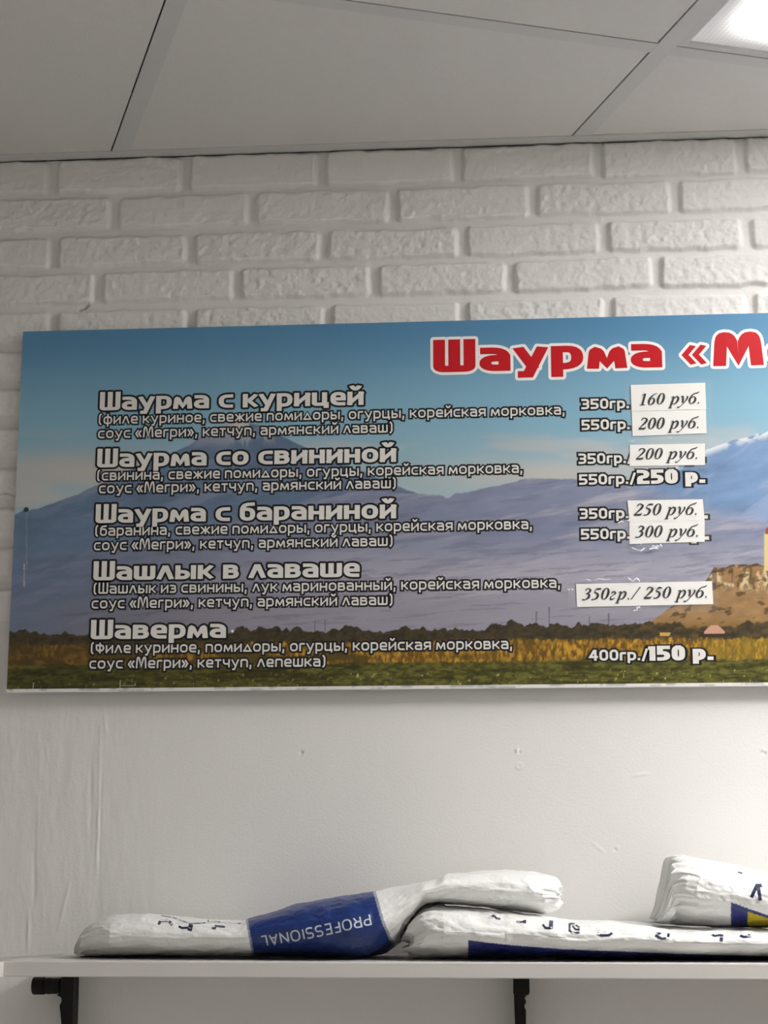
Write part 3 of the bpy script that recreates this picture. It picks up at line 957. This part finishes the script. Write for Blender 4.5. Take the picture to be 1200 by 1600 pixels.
def price_label(s, corners, x0, y0, x1, hd, label, lift):
    y = BY - .0008 - lift
    c = [at_y(a, b, y) for a, b in corners]
    n = 17
    U, Vv = np.meshgrid(np.linspace(0, 1, n), np.linspace(0, 1, 9))
    P = bilinear(c, U.ravel(), Vv.ravel())
    curl = .0003 * (np.abs(U - .5) * 2) ** 4 * (1 - Vv) + .0002 * np.sin(U * 7 + lift * 9000)
    P[:, 1] -= np.abs(curl.ravel())
    nq = grid_quads(9, n)
    back = P.copy(); back[:, 1] += .00025
    o = link(*(lambda me: ('price_label', me))(mesh_np('price_label', np.concatenate([P, back]), np.concatenate([nq, nq[:, ::-1] + len(P)]), smooth=True)), M_PAPER)
    tag(o, label, 'price label', 'paper price labels taped on the menu board')
    # lettering
    a = at_y(x0, y0, y)
    slope = (corners[1][1] - corners[0][1]) / (corners[1][0] - corners[0][0])
    b = at_y(x1, y0 + slope * (x1 - x0), y)
    x, segs = 0.0, []
    for ch in s:
        if ch == ' ':
            x += .34
            continue
        W, st = SERIF[ch]
        for q in st:
            cc = catmull(q)
            cc[:, 0] += x + .24 * cc[:, 1]
            segs.append(cc)
        x += W + .07
    k = np.linalg.norm(b - a) / x
    ex = (b - a) / np.linalg.norm(b - a)
    ez = np.array([-ex[2], 0, ex[0]])
    Vs, Qs, m = [], [], 0
    for cc in segs:
        vs, qs = ribbon(cc[:, :2] * [k / hd, 1], np.maximum(cc[:, 2] / 2 * 1.22, .03), cap=.01)
        Vs.append(vs * hd); Qs.append(qs + m); m += len(vs)
    Vs, Qs = union2d(Vs, Qs)
    P = a + Vs[:, :1] * ex + Vs[:, 1:] * ez
    P[:, 1] = y - .0008
    link('lettering', mesh_np('lettering', P, Qs), M_INK, o)
    return o


def tape(parent, corners, glints, lift=.0030):
    y = BY - lift
    n, k = 40, 14
    U, Vv = np.meshgrid(np.linspace(0, 1, n), np.linspace(0, 1, k))
    P = bilinear([at_y(a, b, y) for a, b in corners], U.ravel(), Vv.ravel())
    P[:, 1] -= .0006 * fbm(U.ravel() * 9, Vv.ravel() * 4, 91 + len(glints), 3)
    o = link('clear_tape', mesh_np('clear_tape', P, grid_quads(k, n), smooth=True), M_TAPE, parent)
    o['label'] = 'strip of clear sticky tape'
    rs = np.random.default_rng(len(glints) * 13 + int(corners[0][0]))
    for gx0, gy0, gx1, gy1, w in glints:  # pale flecks painted as glints where the tape creases
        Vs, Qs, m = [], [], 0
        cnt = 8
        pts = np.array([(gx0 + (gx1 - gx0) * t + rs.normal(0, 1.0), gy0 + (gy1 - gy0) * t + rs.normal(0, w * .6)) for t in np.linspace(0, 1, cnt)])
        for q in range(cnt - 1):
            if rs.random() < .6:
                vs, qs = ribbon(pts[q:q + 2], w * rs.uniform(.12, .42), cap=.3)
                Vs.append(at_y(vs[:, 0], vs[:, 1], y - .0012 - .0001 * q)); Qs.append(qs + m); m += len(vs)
        link('crease_glint', mesh_np('crease_glint', np.concatenate(Vs), np.concatenate(Qs)), M_GLINT, o)


HD = 19.5 * mm
a = price_label('160 руб.', [(985.5, 601.5), (1101.8, 598), (1103.5, 639.5), (986.8, 642.5)], 997, 633.5, 1096, HD, 'paper label reading 160 руб., topmost of the white price labels on the menu board', .0003)
tape(a, [(976, 596), (1112, 592), (1114, 641), (978, 645)], [(990, 643, 1100, 640, .5)])
a = price_label('200 руб.', [(987, 643), (1103, 640), (1104, 677), (988.5, 681.5)], 997, 671.5, 1095, HD, 'paper label reading 200 руб., touching the lower edge of the 160 руб. label', .0)
tape(a, [(978, 646), (1113, 642), (1114, 690), (980, 694)], [(1040, 684, 1050, 684, .8)])
a = price_label('200 руб.', [(984, 695), (1101.5, 693), (1101.5, 726.5), (984, 728.5)], 993, 718.5, 1093, HD * .97, 'paper label reading 200 руб. alone, just above the printed 250 р. price', .0)
tape(a, [(974, 688), (1110, 686), (1110, 733), (974, 735)], [(980, 689, 990, 689, .7)])
a = price_label('250 руб.', [(980.5, 782), (1098, 780), (1101, 813), (983.5, 815.5)], 990, 806, 1092, HD, 'paper label reading 250 руб., above the 300 руб. label', .0003)
tape(a, [(965, 774), (1108, 772), (1109, 817), (966, 819)], [(1072, 805, 1094, 812, 1.4), (966, 816, 984, 812, 2.2), (984, 806, 992, 810, 2.0)])
a = price_label('300 руб.', [(983.5, 815.5), (1101, 813), (1101, 846.5), (983.5, 850)], 992, 840.5, 1094, HD, 'paper label reading 300 руб., under the 250 руб. label', .0)
tape(a, [(970, 821), (1110, 819), (1110, 860), (970, 862)], [(980, 856, 1028, 857, 3.0), (984, 848, 1004, 849, 2.5), (1020, 852, 1034, 854, 2)])
a = price_label('350гр./ 250 руб.', [(900, 912.5), (1112.5, 908), (1114.5, 944), (901.5, 948.5)], 909, 938, 1108, HD * .98, 'long paper label reading 350гр./ 250 руб., lowest of the taped labels', .0)
tape(a, [(886, 904), (1121, 899), (1123, 956), (888, 962)], [(916, 906, 960, 904, 1.4), (982, 906, 1000, 905, 3.4), (890, 920, 896, 922, 2), (990, 954, 1000, 950, 2.4), (1020, 914, 1046, 918, 2.2), (1084, 914, 1092, 917, 2)])

# ------------------------------------------------------------------ shelf
SF = -0.255                                              # front face of the shelf
zf1 = float(at_y(600, 1503.6, SF)[2]); zf0 = float(at_y(600, 1528.5, SF)[2])
zrear = float(at_y(125, 1489, 0.005)[2])
TILT = (zrear - zf1) / (0.007 - SF)
zs = lambda y: zf1 + TILT * (y - SF)                     # shelf top surface
sx0 = float(at_y(-60, 1503, SF)[0])
out = [(sx0, SF), (1.85, SF), (1.85, .006)]
for a, b in ((125, 1489), (100, 1489.9), (72, 1492), (48, 1495.3), (22, 1499.4), (4, 1501.9), (-24, 1503.2)):
    # solve for the outline point on the tilted top surface
    r = ray(a, b)
    t = (zf1 - TILT * SF + TILT * CAM[1] - CAM[2]) / (r[2] - TILT * r[1])
    p = CAM + r * t
    out.append((p[0], min(p[1], .006)))
mb = MB()
th = zf1 - zf0
mb.extrude([(x, y, zs(y) - th) for x, y in out], (0, 0, th))
shelf = mb.build('wall_shelf', M_SHELF, bevel=.0012)
tag(shelf, 'long white laminated wall shelf under the menu board holding plastic bags', 'shelf')


def bracket(post, knob, label):
    """black upright against the wall with an arm under the board; silhouette points are read at the wall"""
    yf = -.022
    pt = lambda q: tuple(at_y(q[0], q[1], yf))
    P = [pt(q) for q in post]
    xa, xb = min(p[0] for p in P[:4]), max(p[0] for p in P)
    zt = lambda y: zs(y) - th
    root = empty('shelf_bracket', ((xa + xb) / 2, 0.0, zt(0) - .2))
    tag(root, label, 'shelf bracket', 'black brackets under the white shelf')
    top = zt(0) - .0125
    ring = P + [(P[-1][0], yf, top - .16), (P[0][0] + .003, yf, top - .16)]
    mb = MB(); mb.extrude(ring[::-1], (0, .022 + .0075, 0))
    mb.build('upright', M_BLACK, root, .001)
    mb = MB()
    w0, w1 = xb - .015, xb - .001
    y0 = -.13
    mb.extrude([(w0, y0, zt(y0) - .003), (w0, .006, zt(.006) - .0124), (w0, .006, zt(.006) - .0003), (w0, y0, zt(y0) - .0003)], (w1 - w0, 0, 0))
    mb.build('arm', M_BLACK, root, .001)
    if knob:
        c = at_y(90, 1540.5, yf + .012)
        c = (xa + .002, yf + .012, float(c[2]))
        X_ = lambda p: float(at_y(p, 1540, yf + .012)[0]) - c[0]
        r = 13.2 * .00083
        mb = MB()
        mb.lathe_x(c, [(X_(51.5), r * .86), (X_(52.5), r * .97), (X_(54), r), (X_(69.5), r), (X_(70), r * .8), (X_(72), r * .8), (X_(72.5), r * .93),
                       (X_(79), r * .95), (X_(79.5), r * .91), (X_(86), r * .91), (X_(94), r * .88)])
        mb.build('round_knob', M_BLACK, root)
    else:
        q = [pt(a) for a in ((802, 1522), (827, 1522), (827.5, 1550), (826, 1555), (818, 1554.5), (802, 1553))]
        mb = MB(); mb.extrude([(a[0], yf - .004, a[2]) for a in q][::-1], (0, .012, 0))
        mb.build('front_catch', M_BLACK, root, .001)
    return root


bracket([(96, 1640), (95.6, 1600), (94, 1582), (92.6, 1571), (95.4, 1566), (96, 1562), (94.5, 1558), (91, 1556.5), (88, 1555.5), (94, 1551), (95, 1545), (95.5, 1522), (115, 1522), (114.2, 1560), (113, 1600), (112.6, 1640)], True,
        'black bracket with a round knob under the left end of the white shelf')
bracket([(806, 1640), (804.5, 1600), (803, 1560), (803, 1522), (822, 1522), (822.5, 1556), (819, 1560), (822, 1566), (818.5, 1573), (821.5, 1580), (821.5, 1640)], False,
        'black bracket without a knob under the middle of the white shelf')

# ------------------------------------------------------------------ plastic bags on the shelf
WHITE = lin(238, 238, 236)


def bag(name, label, top, bot, yc, hy, ends, paint, seed, sink=None, crumple=1.0, n=620, k=150, over=None, rag=1.0):
    """top, bot: pixel outlines of the bag read at depth yc (bot None = lies on the shelf); hy: half depth along x"""
    top, hyA = np.array(top, float), np.array(hy, float)
    xs = np.linspace(top[0, 0], top[-1, 0], n)
    ty = np.interp(xs, top[:, 0], top[:, 1])
    ker = np.hanning(13); ker /= ker.sum()
    ty = np.convolve(np.pad(ty, 6, mode='edge'), ker, 'valid')
    hyv = np.interp(xs, hyA[:, 0], hyA[:, 1])
    yc = np.interp(xs, *np.array(yc, float).T)
    b_arr = np.array(bot, float)
    by = np.interp(xs, b_arr[:, 0], b_arr[:, 1])
    by = np.convolve(np.pad(by, 6, mode='edge'), ker, 'valid')
    T, B = at_y(xs, ty, yc), at_y(xs, by, yc)
    rest = np.interp(xs, b_arr[:, 0], b_arr[:, 2]) > .5          # bottom lies on the shelf
    zt_ = T[:, 2]
    zb_ = np.where(rest, zs(yc) + .0012, np.maximum(B[:, 2], zs(yc) + .0012))
    th_ = np.linspace(0, 2 * math.pi, k, endpoint=False)
    c, s = np.cos(th_), np.sin(th_)
    e = .86
    cy, cz = np.sign(c) * np.abs(c) ** e, np.sign(s) * np.abs(s) ** .95
    hz = np.maximum((zt_ - zb_) / 2, .0008)
    zc = (zt_ + zb_) / 2
    Xg = np.repeat(T[:, 0][:, None], k, 1)
    Yg = yc[:, None] + hyv[:, None] * cy[None]
    Zg = zc[:, None] + hz[:, None] * cz[None]
    # crumpling: broad dents, ridged folds fanning out from the ends, fine creases
    U, A = (xs[:, None] - xs[0]) / 100.0, th_[None] / math.pi
    per = np.abs(A - 1.0)
    sgn = np.sign(A - 1.0) * 2.3
    dend = np.minimum(xs - xs[0], xs[-1] - xs)[:, None]
    near = np.exp(-dend / 55.0)
    br = fbm(U * 1.6, per * 5 + sgn, seed, 3) - .5
    rg = 1 - 2 * np.abs(fbm(U * 2.6 + per * 2, per * 9 + sgn, seed + 5, 3) - .5)
    fan = 1 - 2 * np.abs(vnoise(U * .9, per * 15 + sgn * 3, seed + 9) - .5)
    fi = 1 - 2 * np.abs(fbm(U * 8, per * 20 + sgn, seed + 7, 3) - .5)
    w = np.minimum(1, hz[:, None] / .014)
    disp = crumple * w * (.0050 * br + .0040 * (rg - .75) + near * .0055 * (fan - .5) + .0013 * (fi - .7))
    ny = cy[None] / np.maximum(hyv[:, None], .01); nz = cz[None] / hz[:, None]
    l = np.hypot(ny, nz)
    Yg = Yg + disp * ny / l
    Zg = Zg + disp * nz / l
    jagx = rag * 2.2 * near * (fbm(per * 22 + U * 0, A * 0 + seed, seed + 11, 3) - .5) * .010
    Xg = Xg + jagx * np.sign(xs[:, None] - xs.mean())
    lim = zs(Yg) + .0008
    Zg = np.maximum(Zg, lim)
    Yg = np.minimum(Yg, .004 - .0015)
    if over is not None:                                 # film rests on the bag beneath
        tree, xlo = over
        need = Xg > xlo - .012
        for i_, j_ in zip(*np.nonzero(need)):
            zz = -1.0
            for dx in (-.007, 0, .007):
                for dy in (-.004, .004):
                    h = tree.ray_cast(Vector((Xg[i_, j_] + dx, Yg[i_, j_] + dy, 3.0)), Vector((0, 0, -1)))[0]
                    if h is not None:
                        zz = max(zz, h.z)
            if zz > 0 and Zg[i_, j_] < zz + .0022:
                Zg[i_, j_] = zz + .0022
    P = np.stack([Xg, Yg, Zg], -1)
    qx, qy = pix(P)
    colv = paint(qx, qy, P)
    V = P.reshape(-1, 3)
    Q = grid_quads(n, k, wrap=True)
    V = np.concatenate([V, P[0].mean(0)[None], P[-1].mean(0)[None]])
    colv = np.concatenate([colv.reshape(-1, 3), WHITE[None], WHITE[None]])
    me = mesh_np(name, V, Q, smooth=True, col=colv)
    caps = []
    nv = n * k
    j = np.arange(k)
    # close the ends
    import bmesh
    bm = bmesh.new(); bm.from_mesh(me); bm.verts.ensure_lookup_table()
    for a in range(k):
        f1 = bm.faces.new((bm.verts[nv], bm.verts[(a + 1) % k], bm.verts[a])); f1.smooth = True
        o = (n - 1) * k
        f2 = bm.faces.new((bm.verts[nv + 1], bm.verts[o + a], bm.verts[o + (a + 1) % k])); f2.smooth = True
    bm.to_mesh(me); bm.free()
    o = link(name, me, M_BAG)
    tag(o, label, 'plastic bag', 'white printed plastic bags on the shelf')
    tree = BVHTree.FromPolygons([tuple(v) for v in V], [tuple(q) for q in Q.tolist()])
    return o, tree


def bag_marks(bag_tree, strokes, m, label):
    for grp in strokes:
        decal('letter_or_crease', bag_tree, grp if isinstance(grp, list) else [grp], m, label)


def decal(name, bag_tree, strokes, m, label=None):
    """ink strokes given in photo pixels, laid on the film where the line of sight meets it"""
    o, tree = bag_tree
    Vs, Qs, n = [], [], 0
    for path, hw in strokes:
        p = np.array(path, float)
        q = [p[0]]
        for a, b in zip(p[:-1], p[1:]):
            m_ = max(1, int(np.linalg.norm(b - a) / 1.5))
            q += [a + (b - a) * t for t in np.linspace(0, 1, m_ + 1)[1:]]
        vs, qs = ribbon(q, hw, cap=0.0)
        R = ray(vs[:, 0], vs[:, 1])
        pts, ok = [], []
        for r in R:
            r = Vector(r).normalized()
            h, nrm, _, _ = tree.ray_cast(Vector(CAM), r)
            ok.append(h is not None)
            pts.append(h - r * .0005 if h is not None else Vector((0, 0, 0)))
        ok = np.array(ok)
        good = [t for t in qs if ok[t].all()]
        good = [t for t in good if max((pts[t[0]] - pts[t[2]]).length, (pts[t[1]] - pts[t[3]]).length) < .02]
        if good:
            Vs.append(np.array([tuple(v) for v in pts])); Qs.append(np.array(good) + n); n += len(pts)
    if Vs:
        d = link(name, mesh_np(name, np.concatenate(Vs), np.concatenate(Qs)), m, o)
        if label:
            d['label'] = label


BLUE, YEL, GREY = lin(24, 50, 114), lin(196, 176, 44), lin(150, 158, 172)
BLUE2 = lin(32, 42, 112)


def paint_left(qx, qy, P):
    C = np.zeros(qx.shape + (3,)) + WHITE
    e0 = np.interp(qy, [1436, 1498], [387, 398.5])
    e1 = np.interp(qy, [1394, 1440, 1468, 1490], [583, 596, 608, 622])
    C = mix(C, GREY, ((qx > e0 - 3.5) & (qx < e1 + 4.5)) * 1.)
    C = mix(C, BLUE, ((qx > e0) & (qx < e1)) * 1.)
    return C


def paint_mid(qx, qy, P):
    C = np.zeros(qx.shape + (3,)) + WHITE
    top = np.interp(qx, [730, 800, 880, 1050, 1240], [1469, 1477, 1483, 1490, 1495])
    fr = P[..., 1] < -.1
    C = mix(C, BLUE2, ((qx > 731.5) & (qy > top) & fr) * 1.)
    C = mix(C, YEL, ((qx > 762) & (qx < 858) & (qy > np.interp(qx, [762, 775, 858], [1498, 1495, 1497.5])) & fr) * 1.)
    return C


def paint_right(qx, qy, P):
    C = np.zeros(qx.shape + (3,)) + WHITE
    top = np.interp(qx, [1142, 1200, 1300], [1410, 1430, 1460])
    fr = P[..., 1] < -.08
    C = mix(C, BLUE2, ((qx > 1142) & (qy > top) & fr) * 1.)
    C = mix(C, YEL, ((qx > 1168) & (qy > top + 5) & (qy < top + 27) & fr) * 1.)
    return C


mid = bag('plastic_bag', 'flat white plastic bag lying along the shelf with a long navy stripe at its bottom', 
          [(641, 1468), (646, 1446), (656, 1430), (668, 1419), (680, 1414), (760, 1421), (860, 1432), (900, 1438), (990, 1441), (1010, 1443), (1040, 1448), (1100, 1450), (1250, 1453), (1400, 1456), (1470, 1466), (1490, 1480)],
          [(641, 1484, 0), (650, 1490, 1), (665, 1494, 1), (1500, 1494, 1)],
          [(600, -.128), (1500, -.128)],
          [(641, .05), (650, .085), (670, .103), (700, .112), (1440, .112), (1490, .07)], None, paint_mid, 3, crumple=.8, n=760, k=280)
leftb = bag('plastic_bag', 'white plastic bag with a wide blue band, its right end propped on another bag',
            [(128, 1483), (133, 1468), (148, 1449), (165, 1437), (185, 1431), (240, 1428.5), (300, 1434), (345, 1437), (390, 1438), (430, 1426), (470, 1413), (530, 1402), (585, 1393), (640, 1384), (688, 1376), (700, 1366), (752, 1362), (790, 1360), (830, 1363), (862, 1370), (869, 1377), (872, 1392)],
            [(128, 1494, 0), (160, 1493, 0), (240, 1497, 1), (560, 1497, 1), (600, 1490, 0), (625, 1472, 0), (645, 1446, 0), (668, 1416, 0), (690, 1412, 0), (755, 1418, 0), (800, 1424, 0), (850, 1427, 0), (868, 1421, 0), (872, 1410, 0)],
            [(128, -.11), (560, -.128), (640, -.12), (880, -.115)],
            [(128, .03), (150, .075), (200, .1), (560, .108), (640, .100), (700, .095), (850, .085), (872, .07)], None, paint_left, 11, crumple=.75, n=700, over=(mid[1], float(at_y(641, 1480, -.1)[0])))
rightb = bag('plastic_bag', 'white plastic bag with a ragged end lying on top of another bag',
             [(1029, 1436), (1034, 1416), (1039, 1400), (1040, 1372), (1046, 1341), (1060, 1338), (1080, 1343), (1140, 1352), (1200, 1367), (1300, 1388), (1420, 1398), (1520, 1420), (1540, 1440)],
             [(1021, 1442, 0), (1035, 1444, 0), (1060, 1446, 0), (1140, 1451, 0), (1200, 1451, 0), (1400, 1452, 0), (1540, 1458, 0)],
             [(1000, -.118), (1540, -.118)],
             [(1021, .05), (1040, .085), (1080, .098), (1500, .1), (1540, .06)], None, paint_right, 23, crumple=1.0, n=560, k=220, over=(mid[1], -9), rag=1.5)

# writing on the bags, upside down on the shelf, and one crease's painted shade
paths, W = text_paths('PROFESSIONAL', .085, .24, .5)
p0, p1 = np.array([577.5, 1427.5]), np.array([406.5, 1462.5])
ex = (p1 - p0) / W
ey = np.array([3.6, 17.5]) / 1.3
st = []
for p, _, _ in paths:
    bow = -5 * np.sin(np.clip(p[:, :1] / W, 0, 1) * math.pi) * [[0, 1]]
    st.append((p0 + p[:, :1] * ex + p[:, 1:] * ey - bow * .4, 1.25))
decal('lettering', leftb, st, M_BAGTXT, 'pale upside-down lettering')
z1 = lambda pts: [(120 + a / 4.286, 1400 + b / 4.286) for a, b in pts]
bag_marks(leftb, [[(z1([(548, 192), (560, 164), (625, 166)]), 2.0), (z1([(618, 168), (640, 196)]), 2.2)],
                [(z1([(765, 190), (755, 232)]), 3.4), (z1([(745, 212), (705, 214), (682, 203)]), 1.7)],
                (z1([(905, 214), (925, 218), (930, 200), (992, 207)]), 1.6),
                (z1([(565, 132), (640, 142), (700, 165), (765, 186), (850, 180), (940, 172), (1020, 180), (1100, 184)]), .8),  # shade of a crease in the film, drawn as a dark line
                (z1([(880, 152), (880, 172)]), .9), (z1([(1100, 142), (1098, 162)]), .9)], M_NAVY, 'dark navy stroke, printed letter or painted shade of a crease')
z2 = lambda pts: [(740 + a / 4.615, 1400 + b / 4.615) for a, b in pts]
z3 = lambda pts: [(960 + a / 5, 1320 + b / 5) for a, b in pts]
bag_marks(mid, [[(z2([(102, 154), (132, 152), (150, 132), (186, 132)]), 1.6), (z2([(140, 138), (165, 160), (192, 166)]), 1.5)],
              [(z2([(306, 184), (345, 188), (378, 176)]), 1.3), (z2([(368, 174), (368, 198)]), 2.2)],
              [(z2([(560, 176), (556, 236)]), 3.2), (z2([(556, 232), (518, 230), (498, 205)]), 1.8)],
              [(z2([(692, 198), (692, 250), (712, 266), (764, 264)]), 1.7), (z2([(692, 200), (722, 200), (762, 226), (758, 244), (734, 240), (712, 214)]), 1.4)],
              (z2([(890, 268), (922, 284), (975, 283), (1000, 266)]), 1.9),
              (z3([(318, 694), (352, 694), (330, 712), (372, 734), (418, 728), (424, 692)]), 1.9),
              [(z3([(756, 697), (782, 712), (832, 704)]), 1.6), (z3([(838, 700), (834, 756)]), 2.6)],
              (z3([(978, 706), (1012, 720), (1056, 714), (1048, 697)]), 1.9)], M_NAVY, 'dark navy stroke, printed letter or painted shade of a crease')
bag_marks(rightb, [[(z3([(1070, 412), (1112, 318), (1155, 316)]), 2.6), (z3([(1124, 322), (1140, 434)]), 2.6)], (z3([(966, 214), (1000, 222)]), 1.0)], M_NAVY, 'dark navy stroke, printed letter or painted shade of a crease')
